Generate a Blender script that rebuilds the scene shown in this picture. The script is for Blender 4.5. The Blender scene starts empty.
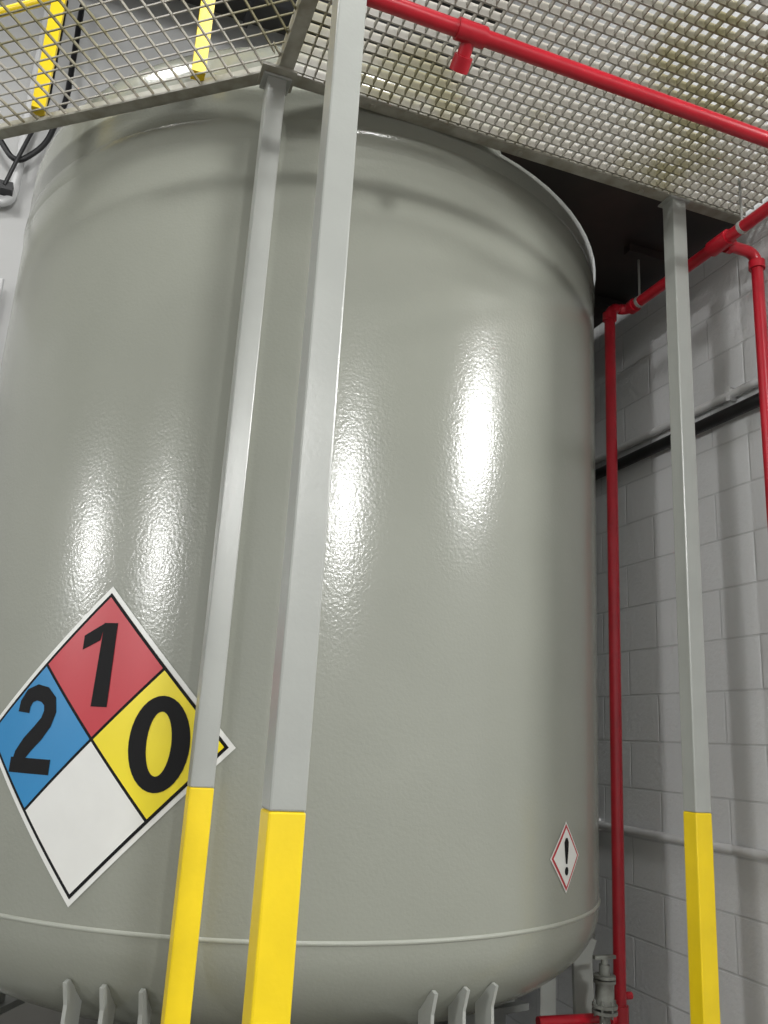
import bpy, math, random
from mathutils import Vector, Matrix
random.seed(4)
scene=bpy.context.scene
scene.view_settings.view_transform='Standard'
COL=scene.collection

# ------------------------------------------------------------ frame of the room
A=math.radians(19.6)
W=Vector((-math.sin(A),math.cos(A),0))     # along the block wall, away from viewer
N=Vector((math.cos(A),math.sin(A),0))      # towards the block wall
Z=Vector((0,0,1))
TC=Vector((-0.4143,3.978,0)); TR=1.397     # tank centre, radius
WALL_N=2.445
def NW(n,w,z=0): return N*n+W*w+Z*z

# ------------------------------------------------------------ materials
def srgb(r,g,b):
    f=lambda c:(c/255/12.92) if c/255<=.04045 else ((c/255+.055)/1.055)**2.4
    return (f(r),f(g),f(b),1)
def mat(name,col,rough=.5,metal=0,var=.0,vscale=4,bump=0,bscale=60,spec=.5,coat=0,col2=None,emit=0,bdist=.002,lo=.35,hi=.65):
    m=bpy.data.materials.new(name);m.use_nodes=True
    nt=m.node_tree;b=nt.nodes['Principled BSDF']
    b.inputs['Base Color'].default_value=col;b.inputs['Roughness'].default_value=rough
    b.inputs['Metallic'].default_value=metal;b.inputs['Specular IOR Level'].default_value=spec
    b.inputs['Coat Weight'].default_value=coat
    tc=nt.nodes.new('ShaderNodeTexCoord')
    if col2 is not None or var>0:
        n=nt.nodes.new('ShaderNodeTexNoise');n.inputs['Scale'].default_value=vscale;n.inputs['Detail'].default_value=5
        nt.links.new(tc.outputs['Object'],n.inputs['Vector'])
        r=nt.nodes.new('ShaderNodeValToRGB')
        r.color_ramp.elements[0].position=lo;r.color_ramp.elements[1].position=hi
        c2=col2 if col2 is not None else tuple([c*(1-var) for c in col[:3]])+(1,)
        r.color_ramp.elements[0].color=c2;r.color_ramp.elements[1].color=col
        nt.links.new(n.outputs['Fac'],r.inputs['Fac']);nt.links.new(r.outputs['Color'],b.inputs['Base Color'])
    if bump>0:
        n2=nt.nodes.new('ShaderNodeTexNoise');n2.inputs['Scale'].default_value=bscale;n2.inputs['Detail'].default_value=3
        nt.links.new(tc.outputs['Object'],n2.inputs['Vector'])
        bp=nt.nodes.new('ShaderNodeBump');bp.inputs['Strength'].default_value=bump;bp.inputs['Distance'].default_value=bdist
        nt.links.new(n2.outputs['Fac'],bp.inputs['Height']);nt.links.new(bp.outputs['Normal'],b.inputs['Normal'])
    if emit>0:
        b.inputs['Emission Color'].default_value=(1,1,.97,1);b.inputs['Emission Strength'].default_value=emit
    return m
M_tank=mat('tank_paint',srgb(143,145,135),rough=.19,var=.05,vscale=2.2,bump=.38,bscale=95,spec=.5,bdist=.0020)
M_weld=mat('weld_paint',srgb(158,160,150),rough=.35,bump=.4,bscale=200)
M_post=mat('post_grey_paint',srgb(160,162,157),rough=.28,var=.06,vscale=8,bump=.15,bscale=90)
M_yel=mat('yellow_paint',srgb(240,208,22),rough=.35,var=.08,vscale=9,bump=.15,bscale=90)
M_red=mat('red_pipe_paint',srgb(180,26,42),rough=.3,var=.2,vscale=10)
M_frame=mat('frame_paint',srgb(168,166,155),rough=.45,col2=srgb(138,134,118),vscale=14,bump=.2)
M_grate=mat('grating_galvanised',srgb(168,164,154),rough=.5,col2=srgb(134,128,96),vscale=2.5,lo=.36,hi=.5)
M_dark=mat('dark_gap_tone',srgb(52,40,36),rough=.5,col2=srgb(26,22,20),vscale=3)  # darkness of the gap above the tank, put into the sheet's colour
M_black=mat('black_rubber',srgb(18,18,20),rough=.5)
M_white=mat('white_paint',srgb(205,205,205),rough=.4,var=.05)
M_steel=mat('steel_zinc',srgb(150,150,150),rough=.35,metal=.7)
M_castiron=mat('cast_valve_paint',srgb(120,122,116),rough=.4,col2=srgb(70,68,62),vscale=16)
M_floor=mat('floor_concrete',srgb(120,118,112),rough=.5,var=.2,vscale=1.5,bump=.1)
M_ceil=mat('ceiling_deck',srgb(80,80,78),rough=.7,var=.15,vscale=1)
M_back=mat('back_wall_paint',srgb(184,184,183),rough=.6,var=.05,vscale=2)
M_beam=mat('roof_beam',srgb(56,56,59),rough=.6)
M_sw=mat('sign_white',srgb(222,222,218),rough=.35,var=.03,vscale=12)
M_sb=mat('sign_black',srgb(14,14,16),rough=.6,spec=.2)
M_sr=mat('sign_red',srgb(182,38,50),rough=.35,var=.05)
M_sbl=mat('sign_blue',srgb(32,128,184),rough=.35,var=.05)
M_sy=mat('sign_yellow',srgb(234,214,22),rough=.35,var=.05)
M_lens=mat('lamp_lens',srgb(255,255,250),rough=.5,emit=12)

def block_mat():
    m=bpy.data.materials.new('painted_block');m.use_nodes=True
    nt=m.node_tree;b=nt.nodes['Principled BSDF'];b.inputs['Roughness'].default_value=.5
    tc=nt.nodes.new('ShaderNodeTexCoord')
    sp=nt.nodes.new('ShaderNodeSeparateXYZ');cb=nt.nodes.new('ShaderNodeCombineXYZ')
    nt.links.new(tc.outputs['Object'],sp.inputs[0])
    ax=nt.nodes.new('ShaderNodeMath');ax.inputs[1].default_value=.1
    az=nt.nodes.new('ShaderNodeMath');az.inputs[1].default_value=-.142+.2032*10
    nt.links.new(sp.outputs['X'],ax.inputs[0]);nt.links.new(sp.outputs['Z'],az.inputs[0])
    nt.links.new(ax.outputs[0],cb.inputs['X']);nt.links.new(az.outputs[0],cb.inputs['Y'])
    br=nt.nodes.new('ShaderNodeTexBrick');br.offset=.5
    br.inputs['Scale'].default_value=1;br.inputs['Brick Width'].default_value=.4064;br.inputs['Row Height'].default_value=.2032
    br.inputs['Mortar Size'].default_value=.006;br.inputs['Mortar Smooth'].default_value=.7
    br.inputs['Color1'].default_value=srgb(217,218,219);br.inputs['Color2'].default_value=srgb(213,214,215)
    br.inputs['Mortar'].default_value=srgb(200,201,202)
    nt.links.new(cb.outputs[0],br.inputs['Vector'])
    nt.links.new(br.outputs['Color'],b.inputs['Base Color'])
    inv=nt.nodes.new('ShaderNodeMath');inv.operation='SUBTRACT';inv.inputs[0].default_value=1
    nt.links.new(br.outputs['Fac'],inv.inputs[1])
    no=nt.nodes.new('ShaderNodeTexNoise');no.inputs['Scale'].default_value=50;no.inputs['Detail'].default_value=6;no.inputs['Roughness'].default_value=.65
    nt.links.new(tc.outputs['Object'],no.inputs['Vector'])
    b1=nt.nodes.new('ShaderNodeBump');b1.inputs['Strength'].default_value=.6;b1.inputs['Distance'].default_value=.004
    nt.links.new(inv.outputs[0],b1.inputs['Height'])
    b2=nt.nodes.new('ShaderNodeBump');b2.inputs['Strength'].default_value=.6;b2.inputs['Distance'].default_value=.006
    nt.links.new(no.outputs['Fac'],b2.inputs['Height']);nt.links.new(b1.outputs['Normal'],b2.inputs['Normal'])
    nt.links.new(b2.outputs['Normal'],b.inputs['Normal'])
    return m
M_block=block_mat()

# ------------------------------------------------------------ mesh helpers
class MB:
    def __init__(s): s.v=[];s.f=[];s.m=[];s.sm=[]
    def add(s,vs,fs,mi=0,smooth=False):
        o=len(s.v);s.v+= [tuple(v) for v in vs]
        for f in fs: s.f.append([i+o for i in f]);s.m.append(mi);s.sm.append(smooth)
    def box(s,c,ex,ey,ez,mi=0):
        c=Vector(c)
        vs=[c+ex*a+ey*b+ez*d for a in(-1,1) for b in(-1,1) for d in(-1,1)]
        s.add(vs,[(0,1,3,2),(4,6,7,5),(0,4,5,1),(2,3,7,6),(0,2,6,4),(1,5,7,3)],mi)
    def bar(s,a,b,side,up,mi=0):
        a=Vector(a);b=Vector(b);s.box((a+b)/2,(b-a)/2,side,up,mi)
    def tube(s,pts,r,seg=14,bend=0,mi=0,cap=True):
        pts=[Vector(p) for p in pts]
        path=[pts[0]]
        for i in range(1,len(pts)-1):
            p=pts[i]
            if bend>0:
                d1=(pts[i-1]-p).normalized();d2=(pts[i+1]-p).normalized()
                a=p+d1*bend;b=p+d2*bend
                for k in range(7):
                    t=k/6;path.append(a*(1-t)**2+p*2*t*(1-t)+b*t*t)
            else: path.append(p)
        path.append(pts[-1])
        T=(path[1]-path[0]).normalized()
        ref=Z if abs(T.z)<.9 else N
        u=T.cross(ref).normalized();rings=[]
        for i,p in enumerate(path):
            if i==0:t=(path[1]-path[0])
            elif i==len(path)-1:t=path[-1]-path[-2]
            else:t=(path[i+1]-path[i-1])
            t.normalize();u=(u-t*u.dot(t)).normalized();v=t.cross(u)
            rings.append([p+(u*math.cos(2*math.pi*k/seg)+v*math.sin(2*math.pi*k/seg))*r for k in range(seg)])
        vs=[q for R in rings for q in R];fs=[]
        for i in range(len(rings)-1):
            for k in range(seg):
                k2=(k+1)%seg;fs.append((i*seg+k,i*seg+k2,(i+1)*seg+k2,(i+1)*seg+k))
        s.add(vs,fs,mi,True)
        if cap:
            s.add(rings[0],[tuple(range(seg))[::-1]],mi);s.add(rings[-1],[tuple(range(seg))],mi)
    def obj(s,name,mats,parent=None,bevel=0,matrix=None):
        me=bpy.data.meshes.new(name);me.from_pydata(s.v,[],s.f)
        for m in mats:me.materials.append(m)
        me.polygons.foreach_set('material_index',s.m);me.polygons.foreach_set('use_smooth',s.sm)
        me.update()
        o=bpy.data.objects.new(name,me);COL.objects.link(o)
        if parent:o.parent=parent
        if matrix is not None:o.matrix_world=matrix
        if bevel:
            b=o.modifiers.new('bevel','BEVEL');b.width=bevel;b.segments=2;b.limit_method='ANGLE'
        return o
def empty(name):
    o=bpy.data.objects.new(name,None);COL.objects.link(o);o.empty_display_size=.1;return o

# ------------------------------------------------------------ room shell
RW=Matrix(((W.x,N.x,0,0),(W.y,N.y,0,0),(0,0,1,0),(0,0,0,1)))  # local x along wall, y towards wall
def room_box(name,w0,w1,n0,n1,z0,z1,m):
    b=MB();b.box(((w0+w1)/2,(n0+n1)/2,(z0+z1)/2),Vector(((w1-w0)/2,0,0)),Vector((0,(n1-n0)/2,0)),Vector((0,0,(z1-z0)/2)))
    return b.obj(name,[m],matrix=RW)
room_box('floor',-12,5.7,-16,12,-.1,0,M_floor)
room_box('wall_right',1.75,5.7,WALL_N,WALL_N+.2,0,7,M_block)
room_box('wall_back',5.7,5.9,-16,WALL_N+.2,0,7,M_back)
room_box('ceiling',-12,5.9,-16,12,7,7.1,M_ceil)
bm=MB()
for w in (-3,-1,1,3,5):
    bm.bar(NW(-16,w,6.8),NW(WALL_N-.02,w,6.8),W*.01,Z*.16);bm.bar(NW(-16,w,6.64),NW(WALL_N-.02,w,6.64),W*.08,Z*.01);bm.bar(NW(-16,w,6.97),NW(WALL_N-.02,w,6.97),W*.08,Z*.01)
for n in [x*.6 for x in range(-12,4)]:
    bm.bar(NW(n,-4,6.9),NW(n,5.6,6.9),N*.02,Z*.05)
bm.obj('roof_beams',[M_beam])

# ------------------------------------------------------------ tank
tank=empty('storage_tank')
ZB,ZT,ZK=.945,3.60,3.84
prof=[]
e=2.35
hb=.46
for i in range(0,25):
    t=i/24*math.pi/2
    prof.append((TR*math.sin(t)**(2/e) if i else 0.0, ZB-hb*max(0,math.cos(t))**(2/e)))
NZ=24
for i in range(1,NZ): prof.append((TR,ZB+(ZK-ZB)*i/NZ))
for i in range(24,-1,-1):
    t=i/24*math.pi/2
    prof.append((TR*math.sin(t)**(2/e) if i else 0.0, ZK+.45*max(0,math.cos(t))**(2/e)))
def revolve(prof,seg=160):
    vs=[];fs=[]
    for r,z in prof:
        for k in range(seg):
            a=2*math.pi*k/seg;vs.append((TC.x+r*math.sin(a),TC.y-r*math.cos(a),z))
    for i in range(len(prof)-1):
        for k in range(seg):
            k2=(k+1)%seg;fs.append((i*seg+k,i*seg+k2,(i+1)*seg+k2,(i+1)*seg+k))
    return vs,fs
b=MB();vs,fs=revolve(prof);b.add(vs,fs,0,True);b.obj('shell',[M_tank],tank)
def ring(z,w,h):
    return [(TR-.002,z-w),(TR+h*.8,z-w*.6),(TR+h,z),(TR+h*.8,z+w*.6),(TR-.002,z+w)]
b=MB();vs,fs=revolve(ring(ZB,.008,.005));b.add(vs,fs,0,True);b.obj('weld_bead_bottom',[M_weld],tank)
b=MB();vs,fs=revolve([(TR-.001,ZT-.05),(TR+.003,ZT-.025),(TR+.006,ZT),(TR+.005,ZT+.02),(TR-.001,ZT+.045)]);b.add(vs,fs,0,True);b.obj('weld_bead_top',[M_tank],tank)
def cyl(ang,r,z):
    a=math.radians(ang);return Vector((TC.x+r*math.sin(a),TC.y-r*math.cos(a),z))
# support feet with gusset plates
leg=MB()
for c in (-12.1,32.7,80,125,170,215,260,305):
    a=math.radians(c);rad=Vector((math.sin(a),-math.cos(a),0));tan=Vector((math.cos(a),math.sin(a),0))
    for d in (-4.8,0,4.8):
        aa=math.radians(c+d);rd=Vector((math.sin(aa),-math.cos(aa),0));tn=Vector((math.cos(aa),math.sin(aa),0))
        P=[(-.085,.30),(-.015,.30),(-.030,.74),(-.012,.80),(-.03,.806),(-.10,.74)]
        P=[TC+rd*(TR+q[0])+Z*q[1] for q in P]
        v=[p+tn*.006 for p in P]+[p-tn*.006 for p in P]
        n=6;leg.add(v,[tuple(range(n)),tuple(range(n,2*n))[::-1]]+[(i,i+n,(i+1)%n+n,(i+1)%n) for i in range(n)])
    leg.box(TC+rad*(TR-.12)+Z*.285,rad*.15,tan*.17,Z*.015)
    leg.box(TC+rad*(TR-.12)+Z*.14,rad*.08,tan*.08,Z*.13)
    leg.box(TC+rad*(TR-.12)+Z*.01,rad*.14,tan*.14,Z*.01)
    leg.box(TC+rad*(TR-.20)+Z*.46,rad*.03,tan*.05,Z*.18)
leg.obj('support_legs',[M_post],tank)

# ------------------------------------------------------------ signs wrapped on shell
def wrap(ang0,z0,u,v,off):
    return cyl(ang0+math.degrees(u/TR),TR+off,z0+v)
def strip_quads(mb,ang0,z0,quads,off,mi,sub=1):
    for q in quads:
        n=sub;g=[]
        for i in range(n+1):
            for j in range(n+1):
                s=i/n;t=j/n
                u=(q[0][0]*(1-s)+q[1][0]*s)*(1-t)+(q[3][0]*(1-s)+q[2][0]*s)*t
                v=(q[0][1]*(1-s)+q[1][1]*s)*(1-t)+(q[3][1]*(1-s)+q[2][1]*s)*t
                g.append(wrap(ang0,z0,u,v,off))
        mb.add(g,[(i*(n+1)+j,(i+1)*(n+1)+j,(i+1)*(n+1)+j+1,i*(n+1)+j+1) for i in range(n) for j in range(n)],mi)
def dia(h,s0,s1,t0,t1,k=.965):
    f=lambda s,t:((s-t)*h/2*k,(s+t)*h/2)
    return [f(s0,t0),f(s1,t0),f(s1,t1),f(s0,t1)]
def stroke(pts,w):
    res=[];L=[]
    for i,p in enumerate(pts):
        a=pts[max(0,i-1)];b2=pts[min(len(pts)-1,i+1)]
        dx,dy=b2[0]-a[0],b2[1]-a[1];l=math.hypot(dx,dy);nx,ny=-dy/l,dx/l
        ww=w[i] if isinstance(w,list) else w
        L.append(((p[0]+nx*ww/2,p[1]+ny*ww/2),(p[0]-nx*ww/2,p[1]-ny*ww/2)))
    for i in range(len(L)-1): res.append([L[i][0],L[i][1],L[i+1][1],L[i+1][0]])
    return res
s=MB();h=.463;a0,z0=-17.4,1.459
strip_quads(s,a0,z0,[dia(h,-1,1,-1,1)],.003,0,28)
strip_quads(s,a0,z0,[dia(h,-.955,.955,-.955,.955)],.0042,1,28)
g=.014;k=.925
strip_quads(s,a0,z0,[dia(h,g,k,g,k)],.0054,2,14)
strip_quads(s,a0,z0,[dia(h,-k,-g,g,k)],.0054,3,14)
strip_quads(s,a0,z0,[dia(h,g,k,-k,-g)],.0054,4,14)
strip_quads(s,a0,z0,[dia(h,-k,-g,-k,-g)],.0054,0,14)
def at(qs,cx,cy): return [[(p[0]+cx,p[1]+cy) for p in q] for q in qs]
one=[[(-.006,-.125),(.050,-.125),(.050,.128),(.002,.128)],[(-.064,.044),(-.004,.074),(.006,.128),(-.064,.088)]]
strip_quads(s,a0,z0,at(one,-.012,.220),.0066,1,4)
pts=[(-.058,.052),(-.056,.078),(-.04,.103),(-.01,.114),(.022,.108),(.046,.088),(.052,.058),(.042,.026),(.015,-.008),(-.02,-.042),(-.048,-.078),(-.058,-.1)]
two=stroke(pts,[.05]*8+[.054,.054,.05,.04])+[[(-.084,-.128),(.082,-.128),(.082,-.083),(-.084,-.083)]]
strip_quads(s,a0,z0,at(two,-.218,.016),.0066,1,2)
el=[];nseg=36
for i in range(nseg):
    t0=2*math.pi*i/nseg;t1=2*math.pi*(i+1)/nseg
    o=lambda t:(.094*math.cos(t),.138*math.sin(t));n_=lambda t:(.038*math.cos(t),.092*math.sin(t))
    el.append([o(t0),o(t1),n_(t1),n_(t0)])
strip_quads(s,a0,z0,at(el,.219,-.001),.0066,1,1)
s.obj('hazard_diamond_sign',[M_sw,M_sb,M_sr,M_sbl,M_sy])
s=MB();h=.116;a0,z0=52.3,1.153
strip_quads(s,a0,z0,[dia(h,-1,1,-1,1)],.003,0,8)
strip_quads(s,a0,z0,[dia(h,-.93,.93,-.93,.93)],.0038,2,8)
strip_quads(s,a0,z0,[dia(h,-.82,.82,-.82,.82)],.0046,0,8)
ex=stroke([(0,.062),(0,.048),(0,.02),(0,-.022)],[.014,.034,.028,.012])
dot=[]
for i in range(12):
    t0=2*math.pi*i/12;t1=2*math.pi*(i+1)/12
    dot.append([(0,-.045),(.014*math.cos(t0),-.045+.014*math.sin(t0)),(.014*math.cos(t1),-.045+.014*math.sin(t1)),(0,-.045)])
strip_quads(s,a0,z0,ex,.0056,1,2);strip_quads(s,a0,z0,dot,.0056,1,1)
s.obj('exclamation_warning_sign',[M_sw,M_sb,M_sr])

# ------------------------------------------------------------ platform
ZP=3.70
C0=Vector((-.462,2.47,0))                          # inner corner above front post
CH=Vector((-.944,.331,0)).normalized()             # chamfer direction (to the left)
CHo=Vector((-.331,-.944,0)).normalized()           # outward of the chamfer
OUT=-W
E_r=C0+N*((WALL_N-.03)-C0.dot(N))                  # beam end at wall
plat=empty('grating_platform')
fr=MB()
def chan(a,b,out,h=.035,t=.005):
    a=Vector(a);b=Vector(b)
    fr.bar(a+Z*(ZP+h),b+Z*(ZP+h),out*t,Z*h)
    fr.bar(a+out*.022+Z*(ZP+.004),b+out*.022+Z*(ZP+.004),out*.022,Z*.004)
PW=1.0
chan(C0,E_r,OUT)
chan(C0+OUT*PW,E_r+OUT*PW,-OUT)
CE=C0+CH*1.35
bis=(OUT+CHo).normalized();oc=C0+bis*(PW/bis.dot(OUT))
C1=CE
ang=math.radians(-45);D2=Vector((CH.x*math.cos(ang)-CH.y*math.sin(ang),CH.x*math.sin(ang)+CH.y*math.cos(ang),0)).normalized()
D2o=Vector((-D2.y,D2.x,0))
if D2o.dot(C1-TC)<0:D2o=-D2o
bis2=(CHo+D2o).normalized();oc2=C1+bis2*(PW/bis2.dot(CHo))
chan(C0,CE,CHo);chan(oc,oc2,-CHo)
C2=C1+D2*1.3;chan(C1,C2,D2o);chan(oc2,C2+D2o*PW,-D2o)
chan(C0,C0+OUT*PW,N)
chan(C0+OUT*PW,oc,W)
chan(C1,oc2,CH)
fr.box(C0+Z*(ZP-.006)+OUT*.02,N*.06,W*.05,Z*.006)
for n in (.35,.95,1.5): fr.tube([C0+N*n+OUT*.02+Z*(ZP-.008),C0+N*n+OUT*.02+Z*(ZP+.01)],.011,6)
fr.obj('frame',[M_frame],plat)
# grating panels
gr=MB()
zg=ZP+.045
L=(E_r-C0).length
n=.01
while n<L:
    a=C0+N*n+OUT*.01;gr.bar(a+Z*zg,a+OUT*(PW-.02)+Z*zg,N*.0022,Z*.010);n+=.04
w=.03
while w<PW:
    a=C0+OUT*w;gr.bar(a+Z*(zg+.002),a+N*L+Z*(zg+.002),OUT*.003,Z*.017);w+=.047
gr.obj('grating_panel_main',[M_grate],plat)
g2=MB()
def clip_line(a,b,poly):
    t0,t1=0,1;d=b-a
    for i in range(len(poly)):
        p=poly[i];q=poly[(i+1)%len(poly)];e_=q-p;nrm=Vector((-e_.y,e_.x,0))
        num=nrm.dot(a-p);den=nrm.dot(d)
        if abs(den)<1e-9:
            if num<0:return None
            continue
        t=-num/den
        if den>0:t0=max(t0,t)
        else:t1=min(t1,t)
    return (a+d*t0,a+d*t1) if t1-t0>1e-3 else None
def ccw(poly):
    s_=sum(poly[i].x*poly[(i+1)%len(poly)].y-poly[(i+1)%len(poly)].x*poly[i].y for i in range(len(poly)))
    return poly if s_>0 else poly[::-1]
def panel(mb,poly,d,o,p1,p2,h1,h2,t1,t2):
    poly=ccw(poly)
    k=-3
    while k<3.5:
        r=clip_line(poly[0]+d*k-o*4,poly[0]+d*k+o*4,poly)
        if r: mb.bar(r[0]+Z*zg,r[1]+Z*zg,d*t1,Z*h1)
        k+=p1
    k=-3
    while k<3.5:
        r=clip_line(poly[0]+o*k-d*4,poly[0]+o*k+d*4,poly)
        if r: mb.bar(r[0]+Z*(zg+.004),r[1]+Z*(zg+.004),o*t2,Z*h2)
        k+=p2
for poly,d,o in (([C0,C0+OUT*PW,oc],CH,CHo),([C0,oc,oc2,CE],CH,CHo),([C1,oc2,C2+D2o*PW,C2],D2,D2o)):
    panel(g2,poly,d,o,.065,.05,.006,.003,.0018,.002)
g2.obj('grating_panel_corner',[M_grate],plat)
# flat dark sheet standing in for the dark gap above, cut round the tank
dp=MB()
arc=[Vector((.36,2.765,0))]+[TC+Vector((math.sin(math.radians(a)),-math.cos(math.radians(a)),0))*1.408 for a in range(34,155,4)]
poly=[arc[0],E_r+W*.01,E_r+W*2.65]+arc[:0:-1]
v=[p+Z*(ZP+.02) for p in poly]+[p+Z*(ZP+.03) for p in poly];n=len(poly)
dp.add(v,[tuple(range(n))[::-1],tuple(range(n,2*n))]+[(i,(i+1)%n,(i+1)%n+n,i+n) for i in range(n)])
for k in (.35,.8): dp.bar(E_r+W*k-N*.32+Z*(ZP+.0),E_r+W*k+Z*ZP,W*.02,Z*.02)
dp.obj('dark_gap_sheet',[M_dark],plat)

# guard rail (yellow)
rail=MB()
RZ=ZP+.06
def rpost(p): rail.box(p+Z*(RZ+.55),N*.024,W*.024,Z*.55)
for k in (.30,1.0): rpost(C0+CH*k+CHo*.03)
for z in (.55,1.08):
    rail.tube([C0+CH*1.33+CHo*.03+Z*(RZ+z),C0+CHo*.03+Z*(RZ+z)],.018,10)
rail.obj('guard_rail',[M_yel])

# ------------------------------------------------------------ posts
def post(x,y,zy,top):
    r=.0325;o=MB()
    o.box((x,y,(zy+top)/2),N*r,W*r,Z*((top-zy)/2),0)
    o.box((x,y,zy/2),N*(r+.0006),W*(r+.0006),Z*(zy/2),1)
    o.box((x,y,.006),N*.09,W*.09,Z*.006,0)
    o.box((x,y,top-.004),N*.050,W*.042,Z*.004,0)
    return o.obj('steel_support_post',[M_post,M_yel],bevel=.004)
post(-.462,2.47,1.352,ZP-.012)
post(-.145,1.563,1.376,ZP)
post(1.116,3.023,1.33,ZP)

# ------------------------------------------------------------ sprinkler pipes
sp=MB();ZR=3.50;RN=2.21
v1=Vector((.995,3.52,0))
wr=v1.dot(W);runA_w=Vector((.534,2.149,0)).dot(W)
p_far=NW(RN,wr+.02,ZR)
tee=NW(RN,runA_w,ZR)
elb=N*(v1.dot(N))+W*(wr+.02)+Z*ZR
sp.tube([tee-W*.6,tee,p_far,elb,elb-Z*3.42],.024,16,bend=.055)
def fit(a,b,r=.032): sp.tube([a,b],r,16)
fit(elb-Z*.07,elb-Z*.035);fit(p_far-W*.07,p_far-W*.035)
fit(tee-W*.06,tee+W*.06,.033)
aL=N*(-1.4)+W*runA_w+Z*ZR
sp.tube([aL,tee],.024,16);fit(tee-N*.07,tee-N*.03)
tt=(Vector((.165,2.04,0)).dot(N));st=N*tt+W*runA_w+Z*ZR
fit(st-N*.045,st+N*.045,.031);sp.tube([st,st-Z*.05+W*.06],.021,14);sp.tube([st-Z*.04+W*.045,st-Z*.065+W*.08],.029,14)
br=N*RN+W*Vector((1.281,2.985,0)).dot(W)+Z*ZR
fit(br-W*.05,br+W*.05,.033)
be=br+N*.18
sp.tube([br,be,be-Z*2.9],.023,16,bend=.055);fit(be-Z*.07,be-Z*.035);fit(br+N*.03,br+N*.055,.031)
lo=elb-Z*2.94
fit(lo+Z*.04,lo-Z*.04,.032);sp.tube([lo,lo-N*.35],.018,14);fit(lo-N*.05,lo-N*.03,.026)
sp.tube([lo+Z*.07,lo+Z*.07+N*.05],.014,8)
sp.obj('red_sprinkler_pipe',[M_red])
hg=MB()
for w_ in (p_far.dot(W)-.10,br.dot(W)-.12):
    q=NW(RN,w_,0);hg.tube([q+Z*(ZR-.03),q+Z*(ZP+.015)],.005,8);hg.tube([q+Z*(ZR)-W*.008,q+Z*(ZR)+W*.008],.027,16)
hg.obj('pipe_hanger',[M_post])

# wall pipes
o=MB();zb=2.885
o.tube([NW(WALL_N-.035,1.8,zb),NW(WALL_N-.035,5.6,zb)],.026,14)
o.obj('black_wall_pipe',[M_black])
o=MB();o.tube([NW(WALL_N-.022,1.8,zb+.085),NW(WALL_N-.022,5.6,zb+.085)],.018,12)
for w_ in (2.6,3.8,5.0):o.box(NW(WALL_N-.02,w_,zb+.085),W*.012,N*.018,Z*.028)
o.obj('grey_wall_conduit',[M_white])
o=MB();o.tube([NW(WALL_N-.025,1.8,1.185),NW(WALL_N-.025,5.6,1.185)],.017,12)
for w_ in (2.35,3.6,4.8):o.box(NW(WALL_N-.02,w_,1.185),W*.012,N*.018,Z*.026)
o.obj('white_wall_conduit',[M_white])

# back wall conduit + cables
o=MB();bc=Vector((-2.575,5.03,4.85))
c0=N*bc.dot(N)+W*5.63
o.tube([c0-N*2+Z*4.85,c0-N*.05+Z*4.85,c0-N*.05+Z*6.9],.032,12,bend=.12)
o.tube([c0-N*.02+Z*4.3+N*.0,c0-N*.02+Z*.1],.016,10)
o.obj('white_conduit_elbow',[M_white])
o=MB();o.tube([c0+N*.16+Z*6.6,c0+N*.18-W*.1+Z*5.7,c0+N*.10-W*.1+Z*5.3,c0-N*.06-W*.1+Z*5.1,c0-N*.25-W*.1+Z*5.35],.02,8,bend=.1)
o.tube([c0+N*.05+Z*6.6,c0+N*.07-W*.14+Z*5.6,c0-N*.03-W*.14+Z*5.2,c0-N*.10-W*.10+Z*4.93],.014,8,bend=.12)
o.box(c0-N*.10-W*.06+Z*4.93,N*.05,W*.045,Z*.03)
o.obj('black_cable',[M_black])

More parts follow.
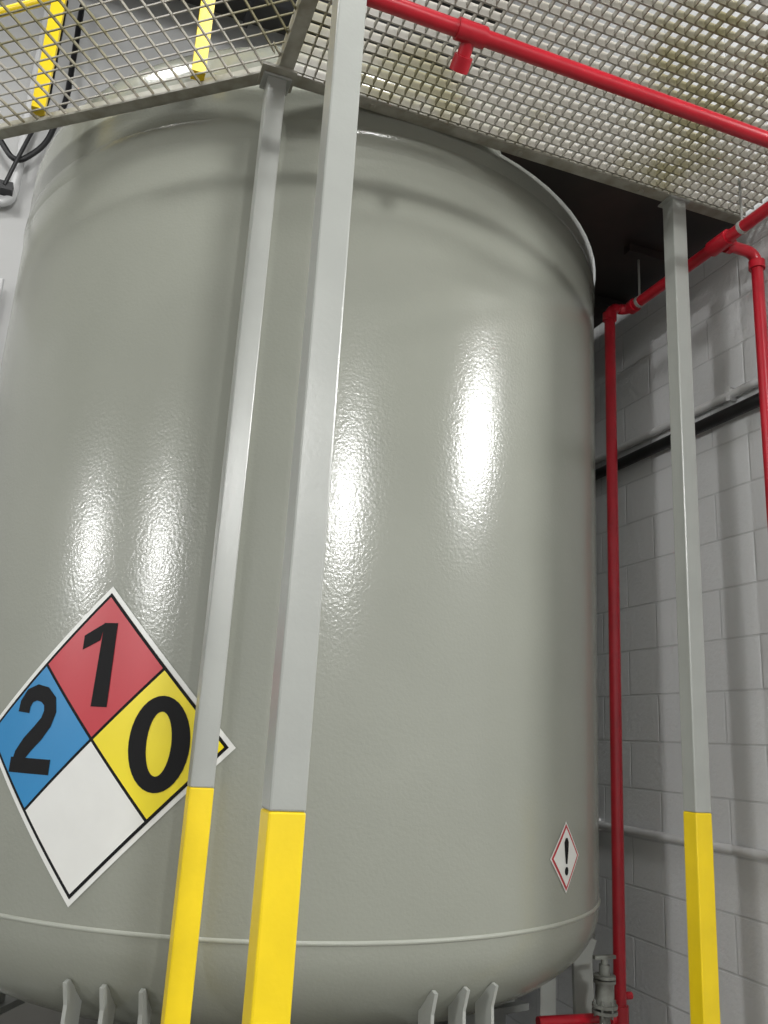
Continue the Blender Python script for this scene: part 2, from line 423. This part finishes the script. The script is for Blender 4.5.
# valve assembly beside tank foot
va=MB();vc=Vector((.90,3.42,0))
va.tube([vc,vc+Z*.76],.02,14)
for z,r in ((.60,.046),(.62,.046),(.70,.04),(.715,.04)):va.tube([vc+Z*z,vc+Z*(z+.011)],r,18)
va.tube([vc+Z*.63,vc+Z*.70],.034,14)
for i in range(6):
    a=i*math.pi/3;q=vc+Vector((math.cos(a)*.036,math.sin(a)*.036,0));va.tube([q+Z*.59,q+Z*.645],.005,6)
va.tube([vc+Z*.74,vc+Z*.78],.013,8);va.box(vc+Z*.785,N*.045,W*.008,Z*.006)
va.tube([vc+Z*.0,vc+Z*.02],.06,16)
va.obj('drain_valve',[M_castiron])

# ------------------------------------------------------------ lamps
def lamp(p,size,power,aim=None):
    p=Vector(p);o=MB()
    o.tube([p+Z*.03,p+Z*.12],size*.55,24);o.tube([p+Z*.12,p+Z*.3],size*.22,16);o.tube([p+Z*.3,(p.x,p.y,6.98)],.01,6)
    o.tube([p+Z*.012,p+Z*.03],size*.5,24,mi=1)
    ob=o.obj('high_bay_light',[M_steel,M_lens])
    l=bpy.data.lights.new('lamp_bulb','AREA');l.shape='DISK';l.size=size;l.energy=power;l.color=(1,1,.985)
    lo_=bpy.data.objects.new('lamp_bulb',l);COL.objects.link(lo_);lo_.location=p;lo_.parent=ob
    if aim is not None:
        d=(Vector(aim)-p).normalized();lo_.rotation_euler=d.to_track_quat('-Z','Y').to_euler()
tgt=(-.4,3.9,2.3)
lamp((6.3,.4,5.0),1.0,400,tgt)
lamp((3.3,-6.3,5.0),.85,560,tgt)
lamp((-8.8,-7.7,4.7),.7,560,(.5,3.5,2))
lamp((-12.5,-3.2,4.6),.7,440,(.5,3.5,2))
lamp((.6,.6,6.3),.8,100)
lamp((-2.6,2.2,6.3),.8,60)

w=bpy.data.worlds.new('world');scene.world=w;w.use_nodes=True
w.node_tree.nodes['Background'].inputs[0].default_value=(.99,1,.985,1)
w.node_tree.nodes['Background'].inputs[1].default_value=.98

# ------------------------------------------------------------ camera
f=850.;p=math.atan(f/3148.);roll=math.radians(3.3)
F=Vector((0,math.cos(p),math.sin(p)));U0=Vector((0,-math.sin(p),math.cos(p)));R0=Vector((1,0,0))
X=R0*math.cos(roll)+U0*math.sin(roll);Y=-R0*math.sin(roll)+U0*math.cos(roll)
cd=bpy.data.cameras.new('camera');cam=bpy.data.objects.new('camera',cd);COL.objects.link(cam)
cam.matrix_world=Matrix(((X.x,Y.x,-F.x,0),(X.y,Y.y,-F.y,0),(X.z,Y.z,-F.z,1.5),(0,0,0,1)))
cd.sensor_width=36;cd.lens=f/1024*36;cd.clip_start=.02
scene.camera=cam
